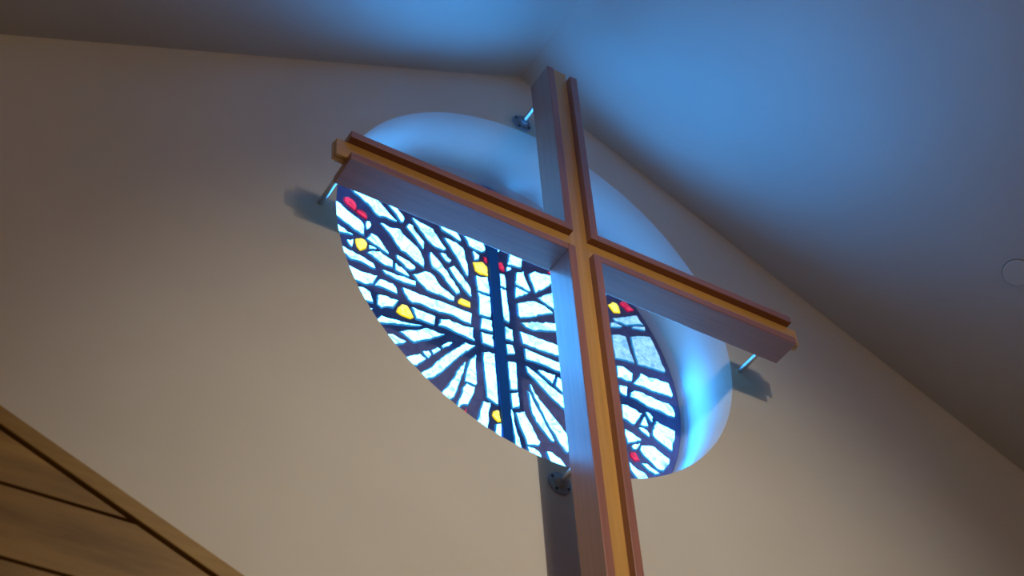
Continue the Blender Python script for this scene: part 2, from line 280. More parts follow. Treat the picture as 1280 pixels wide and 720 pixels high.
('w',[(-0.095,0.065),(-0.069,0.071),(-0.033,0.075),(-0.032,0.001),(-0.068,-0.006),(-0.100,-0.008)]),
('w',[(-0.099,-0.024),(-0.059,-0.021),(-0.035,-0.018),(-0.034,-0.093),(-0.062,-0.094),(-0.096,-0.093)]),
('w',[(-0.096,-0.144),(-0.064,-0.127),(-0.031,-0.128),(-0.032,-0.196),(-0.028,-0.253),(-0.031,-0.346),(-0.028,-0.424),(-0.060,-0.420),(-0.091,-0.405),(-0.091,-0.360),(-0.096,-0.253)]),
('y',[(-0.193,0.141),(-0.164,0.141),(-0.144,0.135),(-0.144,0.105),(-0.171,0.101),(-0.207,0.103),(-0.206,0.122)]),
('y',[(0.640,0.491),(0.670,0.524),(0.693,0.523),(0.708,0.503),(0.710,0.467),(0.670,0.452),(0.652,0.474)]),
('r',[(0.716,0.541),(0.733,0.560),(0.756,0.556),(0.777,0.535),(0.796,0.523),(0.755,0.496),(0.739,0.514),(0.714,0.526)]),
('c',[(0.656,0.408),(0.706,0.438),(0.763,0.471),(0.808,0.497),(0.820,0.474),(0.842,0.445),(0.798,0.427),(0.741,0.395),(0.707,0.395),(0.671,0.389)]),
('c',[(0.640,0.371),(0.671,0.385),(0.711,0.380),(0.703,0.366),(0.636,0.340)]),
('c',[(0.765,0.399),(0.804,0.421),(0.847,0.436),(0.849,0.410),(0.813,0.400),(0.770,0.391)]),
('c',[(0.636,0.291),(0.679,0.312),(0.723,0.317),(0.728,0.280),(0.735,0.232),(0.752,0.169),(0.753,0.153),(0.704,0.151),(0.664,0.143),(0.636,0.137),(0.632,0.205)]),
('c',[(0.750,0.329),(0.795,0.356),(0.869,0.383),(0.883,0.356),(0.896,0.322),(0.908,0.289),(0.919,0.241),(0.937,0.185),(0.926,0.170),(0.879,0.166),(0.832,0.162),(0.768,0.156),(0.760,0.204),(0.753,0.259)]),
('w',[(0.638,0.097),(0.676,0.107),(0.703,0.097),(0.732,0.081),(0.719,0.026),(0.687,0.015),(0.659,0.019),(0.634,0.018)]),
('w',[(0.775,0.104),(0.817,0.099),(0.876,0.108),(0.940,0.110),(0.948,0.088),(0.957,0.036),(0.944,0.021),(0.892,0.018),(0.834,0.012),(0.788,0.015),(0.743,0.014),(0.721,0.017),(0.755,0.063)]),
('w',[(0.636,-0.025),(0.660,-0.017),(0.687,-0.019),(0.675,-0.082),(0.658,-0.083),(0.636,-0.076)]),
('w',[(0.721,-0.026),(0.756,-0.017),(0.806,-0.021),(0.862,-0.025),(0.914,-0.026),(0.940,-0.040),(0.952,-0.078),(0.942,-0.103),(0.907,-0.108),(0.851,-0.100),(0.784,-0.100),(0.736,-0.081),(0.695,-0.076),(0.701,-0.046)]),
('w',[(0.634,-0.141),(0.668,-0.134),(0.711,-0.142),(0.754,-0.155),(0.725,-0.205),(0.694,-0.248),(0.660,-0.237),(0.631,-0.228)]),
('w',[(0.761,-0.164),(0.774,-0.192),(0.778,-0.223),(0.748,-0.234),(0.727,-0.231),(0.742,-0.198)]),
('w',[(0.771,-0.134),(0.796,-0.135),(0.813,-0.152),(0.805,-0.188),(0.792,-0.184),(0.778,-0.160)]),
('w',[(0.825,-0.165),(0.863,-0.174),(0.934,-0.187),(0.927,-0.232),(0.906,-0.281),(0.896,-0.325),(0.864,-0.315),(0.823,-0.296),(0.788,-0.266),(0.795,-0.236)]),
('w',[(0.716,-0.249),(0.743,-0.237),(0.766,-0.248),(0.777,-0.267),(0.774,-0.289),(0.753,-0.282),(0.727,-0.269)]),
('w',[(0.634,-0.288),(0.680,-0.297),(0.721,-0.315),(0.725,-0.328),(0.672,-0.358),(0.642,-0.375),(0.632,-0.330)]),
('w',[(0.661,-0.379),(0.682,-0.359),(0.714,-0.344),(0.705,-0.370),(0.689,-0.391),(0.669,-0.396)]),
('w',[(0.715,-0.355),(0.762,-0.331),(0.796,-0.330),(0.825,-0.353),(0.875,-0.375),(0.865,-0.412),(0.843,-0.438),(0.828,-0.463),(0.787,-0.465),(0.759,-0.436),(0.719,-0.411),(0.705,-0.385)]),
('r',[(0.650,-0.420),(0.681,-0.405),(0.694,-0.432),(0.700,-0.449),(0.674,-0.462),(0.649,-0.446)]),
('w',[(0.701,-0.460),(0.735,-0.450),(0.776,-0.469),(0.806,-0.486),(0.776,-0.502),(0.740,-0.494)]),
('w',[(0.632,-0.475),(0.655,-0.486),(0.679,-0.505),(0.716,-0.511),(0.771,-0.568),(0.730,-0.590),(0.691,-0.596),(0.634,-0.522)]),
('w',[(0.553,0.563),(0.527,0.577),(0.501,0.563),(0.463,0.520),(0.471,0.482),(0.486,0.477),(0.512,0.517),(0.532,0.540)]),
('w',[(0.583,0.125),(0.559,0.131),(0.509,0.130),(0.459,0.133),(0.414,0.133),(0.410,0.104),(0.440,0.095),(0.490,0.093),(0.529,0.095),(0.564,0.103)]),
('w',[(0.513,0.257),(0.488,0.254),(0.448,0.249),(0.410,0.226),(0.413,0.209),(0.439,0.185),(0.464,0.190),(0.489,0.216),(0.509,0.231)]),
('w',[(0.593,0.066),(0.564,0.066),(0.529,0.065),(0.510,0.043),(0.504,0.009),(0.530,0.009),(0.574,0.013),(0.618,0.009)]),
('w',[(0.603,-0.034),(0.574,-0.024),(0.540,-0.029),(0.501,-0.028),(0.515,-0.068),(0.525,-0.085),(0.554,-0.090),(0.583,-0.112),(0.605,-0.098)]),
('w',[(0.603,-0.260),(0.528,-0.233),(0.497,-0.245),(0.462,-0.252),(0.479,-0.274),(0.560,-0.319),(0.585,-0.290)]),
('w',[(0.512,-0.367),(0.431,-0.311),(0.402,-0.289),(0.369,-0.312),(0.393,-0.345),(0.463,-0.415),(0.494,-0.388)]),
('w',[(-0.771,-0.164),(-0.784,-0.192),(-0.788,-0.223),(-0.758,-0.234),(-0.737,-0.231),(-0.752,-0.198)]),
('w',[(-0.781,-0.134),(-0.806,-0.135),(-0.823,-0.152),(-0.815,-0.188),(-0.802,-0.184),(-0.788,-0.160)]),
('w',[(-0.644,-0.288),(-0.690,-0.297),(-0.731,-0.315),(-0.735,-0.328),(-0.682,-0.358),(-0.652,-0.375),(-0.642,-0.330)]),
('r',[(-0.660,-0.420),(-0.691,-0.405),(-0.704,-0.432),(-0.710,-0.449),(-0.684,-0.462),(-0.659,-0.446)]),
('w',[(-0.752,-0.569),(-0.727,-0.576),(-0.681,-0.567),(-0.635,-0.575),(-0.599,-0.560),(-0.568,-0.526),(-0.553,-0.507),(-0.512,-0.472),(-0.532,-0.465),(-0.573,-0.470),(-0.604,-0.454),(-0.634,-0.471),(-0.650,-0.496),(-0.680,-0.516),(-0.706,-0.536),(-0.731,-0.546)]),
('w',[(-0.563,-0.563),(-0.537,-0.577),(-0.511,-0.563),(-0.473,-0.520),(-0.481,-0.482),(-0.496,-0.477),(-0.522,-0.517),(-0.542,-0.540)]),
('w',[(-0.866,-0.327),(-0.777,-0.291),(-0.732,-0.269),(-0.843,-0.241),(-0.855,-0.253)]),
('y',[(-0.722,-0.255),(-0.693,-0.276),(-0.673,-0.271),(-0.662,-0.251),(-0.668,-0.220),(-0.697,-0.192),(-0.714,-0.209)]),
('w',[(0.097,0.597),(0.132,0.592),(0.162,0.602),(0.186,0.677),(0.142,0.681),(0.111,0.671)]),
('w',[(0.195,0.587),(0.224,0.581),(0.267,0.600),(0.327,0.677),(0.293,0.687),(0.250,0.687),(0.219,0.674)]),
('w',[(0.553,-0.563),(0.527,-0.577),(0.501,-0.563),(0.463,-0.520),(0.471,-0.482),(0.486,-0.477),(0.512,-0.517),(0.532,-0.540)]),
('w',[(0.458,-0.461),(0.445,-0.495),(0.424,-0.489),(0.404,-0.455),(0.384,-0.428),(0.361,-0.408),(0.364,-0.375),(0.371,-0.356),(0.389,-0.373),(0.409,-0.404),(0.433,-0.434)]),
('w',[(0.516,-0.199),(0.499,-0.192),(0.464,-0.177),(0.444,-0.146),(0.469,-0.140),(0.519,-0.153)]),
('w',[(-0.107,0.597),(-0.142,0.592),(-0.172,0.602),(-0.196,0.677),(-0.152,0.681),(-0.121,0.671)]),
('r',[(-0.520,-0.699),(-0.529,-0.684),(-0.526,-0.658),(-0.503,-0.641),(-0.476,-0.640),(-0.459,-0.651),(-0.468,-0.667),(-0.482,-0.689),(-0.498,-0.700)]),
('w',[(-0.481,-0.738),(-0.469,-0.718),(-0.447,-0.687),(-0.428,-0.655),(-0.412,-0.623),(-0.394,-0.610),(-0.325,-0.612),(-0.326,-0.631),(-0.337,-0.661),(-0.361,-0.701),(-0.405,-0.778),(-0.420,-0.792)]),
('w',[(-0.369,-0.789),(-0.329,-0.707),(-0.305,-0.667),(-0.286,-0.773),(-0.298,-0.784)]),
('y',[(-0.291,-0.659),(-0.308,-0.630),(-0.302,-0.612),(-0.283,-0.603),(-0.254,-0.610),(-0.230,-0.640),(-0.247,-0.655)]),
('y',[(0.420,-0.067),(0.424,-0.057),(0.447,-0.059),(0.477,-0.056),(0.484,-0.071),(0.472,-0.088),(0.457,-0.097),(0.433,-0.088)]),
('y',[(-0.415,0.635),(-0.444,0.666),(-0.441,0.688),(-0.421,0.700),(-0.387,0.699),(-0.375,0.661),(-0.397,0.646)]),
('r',[(-0.456,0.710),(-0.473,0.728),(-0.467,0.749),(-0.446,0.767),(-0.433,0.784),(-0.411,0.743),(-0.429,0.730),(-0.442,0.708)]),
('c',[(-0.336,0.645),(-0.360,0.694),(-0.387,0.749),(-0.408,0.793),(-0.385,0.802),(-0.357,0.822),(-0.343,0.779),(-0.317,0.724),(-0.320,0.691),(-0.316,0.657)]),
('c',[(-0.255,0.727),(-0.277,0.771),(-0.297,0.842),(-0.270,0.853),(-0.238,0.863),(-0.205,0.873),(-0.160,0.879),(-0.106,0.892),(-0.093,0.881),(-0.093,0.836),(-0.092,0.792),(-0.092,0.731),(-0.137,0.727),(-0.189,0.725)]),
('w',[(0.181,0.713),(0.184,0.737),(0.201,0.751),(0.234,0.741),(0.230,0.729),(0.206,0.718)]),
('w',[(0.403,0.592),(0.386,0.614),(0.374,0.645),(0.398,0.635),(0.416,0.618),(0.419,0.599)]),
('w',[(0.482,0.624),(0.475,0.657),(0.495,0.694),(0.513,0.721),(0.527,0.692),(0.516,0.658)]),
('r',[(0.168,-0.874),(0.150,-0.871),(0.133,-0.851),(0.135,-0.822),(0.153,-0.801),(0.174,-0.795),(0.179,-0.813),(0.187,-0.839),(0.184,-0.859)]),
('w',[(0.408,0.314),(0.380,0.327),(0.473,0.406),(0.488,0.375)]),
('r',[(-0.850,0.147),(-0.875,0.146),(-0.887,0.165),(-0.887,0.194),(-0.890,0.216),(-0.844,0.203),(-0.847,0.181),(-0.839,0.155)]),
('w',[(0.540,0.298),(0.534,0.269),(0.519,0.282),(0.507,0.301),(0.519,0.305)]),
('r',[(-0.094,-0.687),(-0.093,-0.707),(-0.108,-0.718),(-0.130,-0.718),(-0.148,-0.721),(-0.139,-0.684),(-0.121,-0.685),(-0.101,-0.678)]),
('c',[(-0.199,-0.637),(-0.207,-0.670),(-0.223,-0.702),(-0.238,-0.689),(-0.224,-0.663),(-0.206,-0.635)]),
('w',[(-0.634,-0.133),(-0.647,-0.157),(-0.680,-0.169),(-0.705,-0.177),(-0.698,-0.151),(-0.674,-0.136)]),
('w',[(0.455,-0.230),(0.457,-0.203),(0.470,-0.201),(0.471,-0.224)]),
('y',[(0.376,-0.009),(0.378,0.000),(0.399,0.001),(0.424,0.007),(0.433,-0.005),(0.424,-0.021),(0.412,-0.031),(0.390,-0.025)]),
('r',[(-0.484,0.569),(-0.501,0.582),(-0.499,0.601),(-0.482,0.620),(-0.472,0.636),(-0.449,0.603),(-0.463,0.589),(-0.472,0.568)]),
('r',[(0.582,-0.402),(0.612,-0.390),(0.622,-0.414),(0.627,-0.430),(0.603,-0.441),(0.581,-0.426)]),
('r',[(0.345,0.269),(0.348,0.254),(0.324,0.238),(0.322,0.252)]),
('w',[(0.395,0.169),(0.411,0.155),(0.404,0.145),(0.371,0.157)]),
('w',[(0.447,-0.560),(0.463,-0.596),(0.498,-0.638),(0.530,-0.687),(0.517,-0.704),(0.480,-0.736),(0.461,-0.732),(0.434,-0.693),(0.403,-0.650),(0.384,-0.613),(0.362,-0.577),(0.354,-0.559),(0.406,-0.564)]),
('w',[(-0.075,-0.721),(-0.073,-0.744),(-0.077,-0.772),(-0.064,-0.804),(-0.083,-0.874),(-0.119,-0.852),(-0.142,-0.824),(-0.111,-0.745)]),
('w',[(0.590,0.209),(0.584,0.195),(0.566,0.199),(0.555,0.216),(0.553,0.236),(0.572,0.227)]),
('w',[(0.533,0.355),(0.529,0.325),(0.512,0.337),(0.498,0.355),(0.511,0.360)]),
('w',[(-0.203,0.612),(-0.228,0.591),(-0.242,0.600),(-0.222,0.622)]),
('c',[(-0.155,-0.764),(-0.165,-0.798),(-0.197,-0.826),(-0.203,-0.810),(-0.177,-0.739)]),
('w',[(0.433,0.438),(0.436,0.409),(0.418,0.417),(0.401,0.432),(0.412,0.439)]),
('w',[(0.375,-0.222),(0.372,-0.228),(0.361,-0.219),(0.363,-0.215)]),
('r',[(0.104,-0.685),(0.111,-0.704),(0.100,-0.718),(0.078,-0.725),(0.062,-0.733),(0.060,-0.695),(0.078,-0.691),(0.095,-0.679)]),
('w',[(-0.374,-0.474),(-0.384,-0.491),(-0.402,-0.496),(-0.424,-0.478),(-0.416,-0.470),(-0.395,-0.470)]),
('r',[(0.435,0.772),(0.447,0.758),(0.447,0.732),(0.426,0.711),(0.399,0.707),(0.380,0.715),(0.387,0.733),(0.398,0.757),(0.413,0.770)]),
('r',[(0.450,0.078),(0.445,0.062),(0.416,0.059),(0.421,0.074)]),
('c',[(0.417,-0.713),(0.440,-0.748),(0.457,-0.789),(0.432,-0.792),(0.421,-0.758),(0.410,-0.718)]),
('c',[(0.350,-0.702),(0.378,-0.743),(0.407,-0.812),(0.382,-0.827),(0.350,-0.841),(0.319,-0.855),(0.274,-0.867),(0.221,-0.887),(0.207,-0.877),(0.200,-0.832),(0.194,-0.787),(0.186,-0.727),(0.231,-0.717),(0.283,-0.707)]),
('w',[(-0.088,0.589),(-0.094,0.607),(-0.086,0.623),(-0.058,0.626),(-0.057,0.616),(-0.071,0.600)]),
('r',[(0.617,0.647),(0.620,0.625),(0.604,0.604),(0.583,0.597),(0.563,0.606),(0.569,0.624),(0.582,0.643),(0.596,0.658)]),
('w',[(0.579,-0.140),(0.579,-0.150),(0.561,-0.142),(0.561,-0.135)]),
('r',[(-0.571,-0.586),(-0.562,-0.622),(-0.592,-0.630),(-0.612,-0.632),(-0.619,-0.603),(-0.598,-0.580)]),
('w',[(0.585,0.236),(0.563,0.260),(0.570,0.274),(0.593,0.256)]),
('y',[(-0.831,0.005),(-0.877,-0.003),(-0.895,0.013),(-0.894,0.039),(-0.872,0.070),(-0.831,0.057),(-0.830,0.028)]),
('w',[(-0.542,0.597),(-0.562,0.613),(-0.565,0.638),(-0.536,0.662),(-0.527,0.651),(-0.532,0.622)]),
('w',[(0.573,-0.490),(0.551,-0.481),(0.538,-0.469),(0.580,-0.465)]),
('w',[(0.506,0.423),(0.476,0.439),(0.479,0.456),(0.508,0.445)]),
('r',[(0.447,0.491),(0.380,0.440),(0.408,0.509),(0.410,0.531),(0.432,0.515)]),
('w',[(0.364,-0.494),(0.377,-0.508),(0.378,-0.527),(0.354,-0.543),(0.348,-0.534),(0.354,-0.513)]),
('r',[(0.052,0.739),(0.049,0.761),(0.064,0.773),(0.088,0.775),(0.107,0.780),(0.100,0.739),(0.081,0.739),(0.060,0.730)]),
('w',[(0.596,0.333),(0.589,0.301),(0.572,0.316),(0.559,0.336),(0.573,0.340)]),
('w',[(0.330,-0.351),(0.326,-0.357),(0.317,-0.344),(0.320,-0.340)]),
('w',[(-0.544,-0.390),(-0.559,-0.404),(-0.580,-0.405),(-0.597,-0.378),(-0.587,-0.372),(-0.564,-0.379)]),
('w',[(0.589,-0.191),(0.569,-0.192),(0.556,-0.187),(0.587,-0.170)]),
('r',[(0.426,0.305),(0.447,0.291),(0.426,0.260),(0.404,0.245),(0.391,0.268),(0.400,0.289)]),
('r',[(0.078,-0.845),(0.112,-0.862),(0.098,-0.891),(0.086,-0.908),(0.058,-0.894),(0.055,-0.862)]),
('w',[(-0.433,-0.496),(-0.404,-0.522),(-0.392,-0.553),(-0.438,-0.626),(-0.472,-0.592),(-0.485,-0.559)]),
('w',[(0.448,-0.123),(0.447,-0.131),(0.433,-0.124),(0.433,-0.119)]),
('w',[(0.126,-0.710),(0.148,-0.726),(0.150,-0.751),(0.139,-0.769),(0.120,-0.776),(0.115,-0.756),(0.114,-0.728)]),
('y',[(0.293,0.778),(0.301,0.823),(0.322,0.835),(0.346,0.825),(0.367,0.794),(0.341,0.759),(0.313,0.769)]),
('r',[(-0.268,-0.905),(-0.284,-0.893),(-0.289,-0.866),(-0.273,-0.840),(-0.246,-0.829),(-0.224,-0.833),(-0.227,-0.853),(-0.233,-0.881),(-0.246,-0.898)]),
('w',[(0.258,0.815),(0.238,0.845),(0.245,0.890),(0.254,0.925),(0.278,0.900),(0.280,0.862)]),
('r',[(0.401,-0.100),(0.403,-0.120),(0.374,-0.123),(0.353,-0.118),(0.361,-0.098),(0.378,-0.093)]),
('y',[(0.370,-0.162),(0.376,-0.154),(0.397,-0.161),(0.424,-0.165),(0.427,-0.181),(0.412,-0.194),(0.396,-0.198),(0.377,-0.184)]),
('r',[(0.544,0.427),(0.540,0.458),(0.566,0.461),(0.583,0.460),(0.586,0.435),(0.565,0.419)]),
('w',[(0.532,0.185),(0.518,0.174),(0.505,0.170),(0.519,0.199)]),
('r',[(0.146,0.827),(0.117,0.853),(0.138,0.877),(0.153,0.890),(0.177,0.869),(0.172,0.838)]),
('r',[(-0.260,0.699),(-0.242,0.694),(-0.232,0.674),(-0.234,0.656),(-0.248,0.644),(-0.260,0.655),(-0.269,0.672),(-0.275,0.687)]),
('r',[(-0.879,-0.190),(-0.903,-0.201),(-0.922,-0.187),(-0.932,-0.160),(-0.944,-0.140),(-0.895,-0.134),(-0.889,-0.156),(-0.871,-0.178)]),
('c',[(-0.769,-0.095),(-0.827,-0.101),(-0.892,-0.107),(-0.944,-0.111),(-0.945,-0.086),(-0.953,-0.050),(-0.906,-0.052),(-0.840,-0.047),(-0.809,-0.062),(-0.774,-0.071)]),
('y',[(-0.376,0.579),(-0.402,0.607),(-0.400,0.626),(-0.382,0.638),(-0.350,0.637),(-0.340,0.602),(-0.360,0.588)]),
('w',[(-0.542,0.710),(-0.528,0.679),(-0.503,0.655),(-0.485,0.668),(-0.503,0.697),(-0.529,0.720)]),
('w',[(0.609,-0.641),(0.594,-0.610),(0.566,-0.592),(0.543,-0.613),(0.562,-0.640),(0.592,-0.657)]),
('w',[(-0.644,0.660),(-0.626,0.630),(-0.598,0.609),(-0.584,0.623),(-0.606,0.650),(-0.634,0.670)]),
('w',[(0.700,-0.645),(0.674,-0.604),(0.634,-0.579),(0.609,-0.604),(0.640,-0.640),(0.682,-0.663)]),
('w',[(-0.818,-0.419),(-0.774,-0.403),(-0.735,-0.378),(-0.744,-0.362),(-0.786,-0.380),(-0.824,-0.406)]),
('w',[(-0.857,-0.385),(-0.813,-0.372),(-0.773,-0.350),(-0.780,-0.333),(-0.823,-0.349),(-0.862,-0.373)]),
('w',[(0.099,0.950),(0.087,0.919),(0.090,0.887),(0.114,0.884),(0.121,0.915),(0.116,0.948)]),
('w',[(-0.175,-0.924),(-0.157,-0.890),(-0.158,-0.852),(-0.192,-0.845),(-0.204,-0.880),(-0.200,-0.919)]),
('w',[(0.669,0.618),(0.607,0.573),(0.555,0.517),(0.572,0.498),(0.631,0.547),(0.682,0.605)]),
]

# ---------------------------------------------------------------- the room
AX, AZ = -0.027, ZC + 1.423          # ridge of the gable
SL, SR = 0.526, 0.477                # roof pitch left and right
XL, XR, YB = -6.2, 6.2, -11.0
zl = AZ - SL * (AX - XL); zr = AZ - SR * (XR - AX)

# gable wall with its round opening (thickness 0.46 m)
NC = 192
circ = [(math.cos(2 * math.pi * i / NC), ZC + math.sin(2 * math.pi * i / NC)) for i in range(NC)]
bm = bmesh.new()
TW = 0.46
outline = [(XL, 0.0), (XR, 0.0), (XR, zr), (AX, AZ), (XL, zl)]


def ray_out(px, pz, dx, dz):
    best = 1e9
    for i in range(5):
        (x1, z1), (x2, z2) = outline[i], outline[(i + 1) % 5]
        ex, ez = x2 - x1, z2 - z1; det = dx * ez - dz * ex
        if abs(det) < 1e-9: continue
        t = ((x1 - px) * ez - (z1 - pz) * ex) / det; u = ((x1 - px) * dz - (z1 - pz) * dx) / det
        if t > 0 and -1e-6 <= u <= 1 + 1e-6: best = min(best, t)
    return best


angs = [2 * math.pi * i / NC for i in range(NC)] + [math.atan2(z - ZC, x) % (2 * math.pi) for x, z in outline]
angs = sorted(set(round(a, 6) for a in angs))
inn, out_, innb, outb = [], [], [], []
for a in angs:
    dx, dz = math.cos(a), math.sin(a); t = ray_out(0, ZC, dx, dz)
    inn.append(bm.verts.new((dx, 0, ZC + dz))); out_.append(bm.verts.new((dx * t, 0, ZC + dz * t)))
    innb.append(bm.verts.new((dx, TW, ZC + dz))); outb.append(bm.verts.new((dx * t, TW, ZC + dz * t)))
n = len(angs)
for i in range(n):
    j = (i + 1) % n
    bm.faces.new((inn[i], out_[i], out_[j], inn[j])); bm.faces.new((innb[i], innb[j], outb[j], outb[i]))
    bm.faces.new((out_[i], outb[i], outb[j], out_[j]))
    f = bm.faces.new((inn[i], inn[j], innb[j], innb[i])); f.material_index = 1; f.smooth = True
w = obj('wall_back', bm, [M['wall'], M['reveal']]); tag(w, kind='structure')

bm = bmesh.new(); th = 0.15
ys = (YB - 0.2, TW)
pf = [(XL - 0.3, zl - 0.3 * SL), (AX, AZ), (AX, AZ + th), (XL - 0.3, zl - 0.3 * SL + th)]
prism(bm, pf, *ys)
pf = [(AX, AZ), (XR + 0.3, zr - 0.3 * SR), (XR + 0.3, zr - 0.3 * SR + th), (AX, AZ + th)]
prism(bm, pf, *ys)
tag(obj('ceiling', bm, M['ceiling']), kind='structure')
bm = bmesh.new(); box(bm, XL - 0.2, XR + 0.2, YB - 0.2, TW, -0.1, 0.0); tag(obj('floor', bm, M['floor']), kind='structure')
bm = bmesh.new(); box(bm, XL - 0.15, XL, YB, 0.0, 0.0, zl); tag(obj('wall_left', bm, M['wall']), kind='structure')
bm = bmesh.new(); box(bm, XR, XR + 0.15, YB, 0.0, 0.0, zr); tag(obj('wall_right', bm, M['wall']), kind='structure')
bm = bmesh.new(); prism(bm, outline, YB - 0.15, YB); tag(obj('wall_front', bm, M['wall']), kind='structure')

# ---------------------------------------------------------------- the round window
GY = 0.371
win = empty('window_1', (0, GY, ZC)); tag(win, kind='structure')
win['label'] = 'round stained glass window of thick clear chunks in dark mortar behind the cross'


def glass_mesh(keys, mi, seed, parent):
    rnd = random.Random(seed); bm = bmesh.new()
    for c, pts in PANES:
        if c not in keys: continue
        # chipped outline
        P = []
        for i in range(len(pts)):
            a = Vector(pts[i]); b = Vector(pts[(i + 1) % len(pts)]); L = (b - a).length; k = max(1, int(L / 0.016))
            for q in range(k):
                p = a.lerp(b, q / k)
                if q: p += Vector((rnd.uniform(-1, 1), rnd.uniform(-1, 1))) * 0.0022
                P.append(p)
        ar = sum(P[i].x * P[(i + 1) % len(P)].y - P[(i + 1) % len(P)].x * P[i].y for i in range(len(P)))
        if ar < 0: P.reverse()
        n = len(P); In = []; In2 = []; cen = sum(P, Vector((0, 0))) / n
        per = sum((P[i] - P[(i + 1) % n]).length for i in range(n)); wd = min(0.0050, 0.22 * abs(ar) / per)
        for i in range(n):
            d1 = (P[i] - P[i - 1]).normalized(); d2 = (P[(i + 1) % n] - P[i]).normalized()
            nn = Vector((-(d1.y + d2.y), d1.x + d2.x))
            if nn.length < 1e-4: nn = cen - P[i]
            nn.normalize(); k = rnd.uniform(0.6, 1.3); In.append(P[i] + nn * wd * k); In2.append(P[i] + nn * wd * k * rnd.uniform(1.3, 1.9))
        base = mi[c]
        vb = [bm.verts.new((p.x, 0.030, p.y)) for p in P]
        vo = [bm.verts.new((p.x, -0.001, p.y)) for p in P]
        vi = [bm.verts.new((p.x, -0.006, p.y)) for p in In]
        vj = [bm.verts.new((p.x, -0.0075, p.y)) for p in In2]
        f = bm.faces.new(vj); f.material_index = base
        f = bm.faces.new(vb); f.material_index = base
        for i in range(n):
            j = (i + 1) % n
            f = bm.faces.new((vo[i], vo[j], vi[j], vi[i])); f.material_index = base + 1
            f = bm.faces.new((vi[i], vi[j], vj[j], vj[i])); f.material_index = base + 2
            f = bm.faces.new((vb[i], vb[j], vo[j], vo[i])); f.material_index = base + 1
    bmesh.ops.triangulate(bm, faces=[f for f in bm.faces if len(f.verts) > 4])
    return bm


bm = bmesh.new(); lathe(bm, [(0.0, 0.0), (0.985, 0.0), (0.985, 0.045), (0.0, 0.045)], 128)
obj('mortar_panel', bm, M['concrete'], win)
o = obj('clear_glass', glass_mesh('wc', {'w': 0, 'c': 3}, 5, win), [M['clear'], M['edge'], M['edge2'], M['pale'], M['edge'], M['edge2']], win)
o['label'] = 'chunky clear and pale blue glass pieces'
o = obj('yellow_glass', glass_mesh('y', {'y': 0}, 6, win), [M['yellow'], M['yedge'], M['yellow']], win); o['label'] = 'yellow glass chunks'
o = obj('red_glass', glass_mesh('r', {'r': 0}, 7, win), [M['red'], M['redge'], M['red']], win); o['label'] = 'red glass chunks'
# straight upright bar through the middle
bm = bmesh.new(); prism(bm, [(-0.041, 0.978), (0.014, 0.978), (0.0345, -0.975), (-0.012, -0.975)], -0.010, 0.02)
obj('mullion', bm, M['mullion'], win, bevel=0.002)
bm = bmesh.new(); lathe(bm, [(1.0, -0.038), (0.986, 0.0), (0.986, 0.05), (1.0, 0.05)], 160)
obj('retaining_ring', bm, M['ring'], win, smooth=False)

# ---------------------------------------------------------------- the cross
YF, YK = -0.360, -0.215              # front and back of the deep side boards
CX0, CX1 = -0.125, 0.037             # upright, outer faces
CZ0, CZ1 = -0.180, -0.016            # arm, outer faces
TB = 0.037                           # board thickness
AL, AR_ = -1.120, 1.066              # arm board ends
CT, CB = 1.045, -4.2                 # upright board ends
EXT = 0.046                          # how far the centre planks run past the boards
YP = YF + 0.033                      # face of the recessed centre plank
cross = empty('wooden_cross', ((CX0 + CX1) / 2, (YF + YK) / 2, ZC + CB))
tag(cross, 'large oak cross of paired deep boards hung in front of the round stained glass window', 'cross')
ox, oy, oz = cross.location


def cbox(name, mt, x0, x1, y0, y1, z0, z1, bev=0.003):
    bm = bmesh.new(); box(bm, x0 - ox, x1 - ox, y0 - oy, y1 - oy, z0 + ZC - oz, z1 + ZC - oz)
    return obj(name, bm, mt, cross, bevel=bev)


ci0, ci1 = CX0 + TB, CX1 - TB        # channel inside the upright
zi0, zi1 = CZ0 + TB, CZ1 - TB        # channel inside the arm
# side boards: uprights end at the channel of the arm, arms butt against them
cbox('side_board', M['wood_z'], CX0, ci0, YF, YK, zi1, CT)
cbox('side_board', M['wood_z'], ci1, CX1, YF, YK, zi1, CT)
cbox('side_board', M['wood_z'], CX0, ci0, YF, YK, CB, zi0)
cbox('side_board', M['wood_z'], ci1, CX1, YF, YK, CB, zi0)
cbox('side_board', M['wood_x'], AL, CX0, YF, YK, zi1, CZ1)
cbox('side_board', M['wood_x'], AL, CX0, YF, YK, CZ0, zi0)
cbox('side_board', M['wood_x'], CX1, AR_, YF, YK, zi1, CZ1)
cbox('side_board', M['wood_x'], CX1, AR_, YF, YK, CZ0, zi0)
# centre planks set back between the boards, a face plank and a slightly longer back plank
for nm, y0, y1, e in (('face_plank', YP, YP + 0.016, 0.0), ('back_plank', YP + 0.018, YP + 0.038, 0.004)):
    cbox(nm, M['core_z'], ci0, ci1, y0, y1, CB, CT + EXT + e, 0.002)
    cbox(nm, M['core_x'], AL - EXT - e, ci0, y0, y1, zi0, zi1, 0.002)
    cbox(nm, M['core_x'], ci1, AR_ + EXT + e, y0, y1, zi0, zi1, 0.002)
    # short cross ends
bm = bmesh.new()
box(bm, ci0 - ox, ci1 - ox, YP + 0.016 - oy, YP + 0.018 - oy, CB + ZC - oz, CT + ZC - oz)
box(bm, AL - ox, ci0 - ox, YP + 0.016 - oy, YP + 0.018 - oy, zi0 + 0.01 + ZC - oz, zi1 - 0.01 + ZC - oz)
box(bm, ci1 - ox, AR_ - ox, YP + 0.016 - oy, YP + 0.018 - oy, zi0 + 0.01 + ZC - oz, zi1 - 0.01 + ZC - oz)
obj('filler_strip', bm, M['dark'], cross)

# ---------------------------------------------------------------- rods and wall flanges
YPB = YP + 0.038


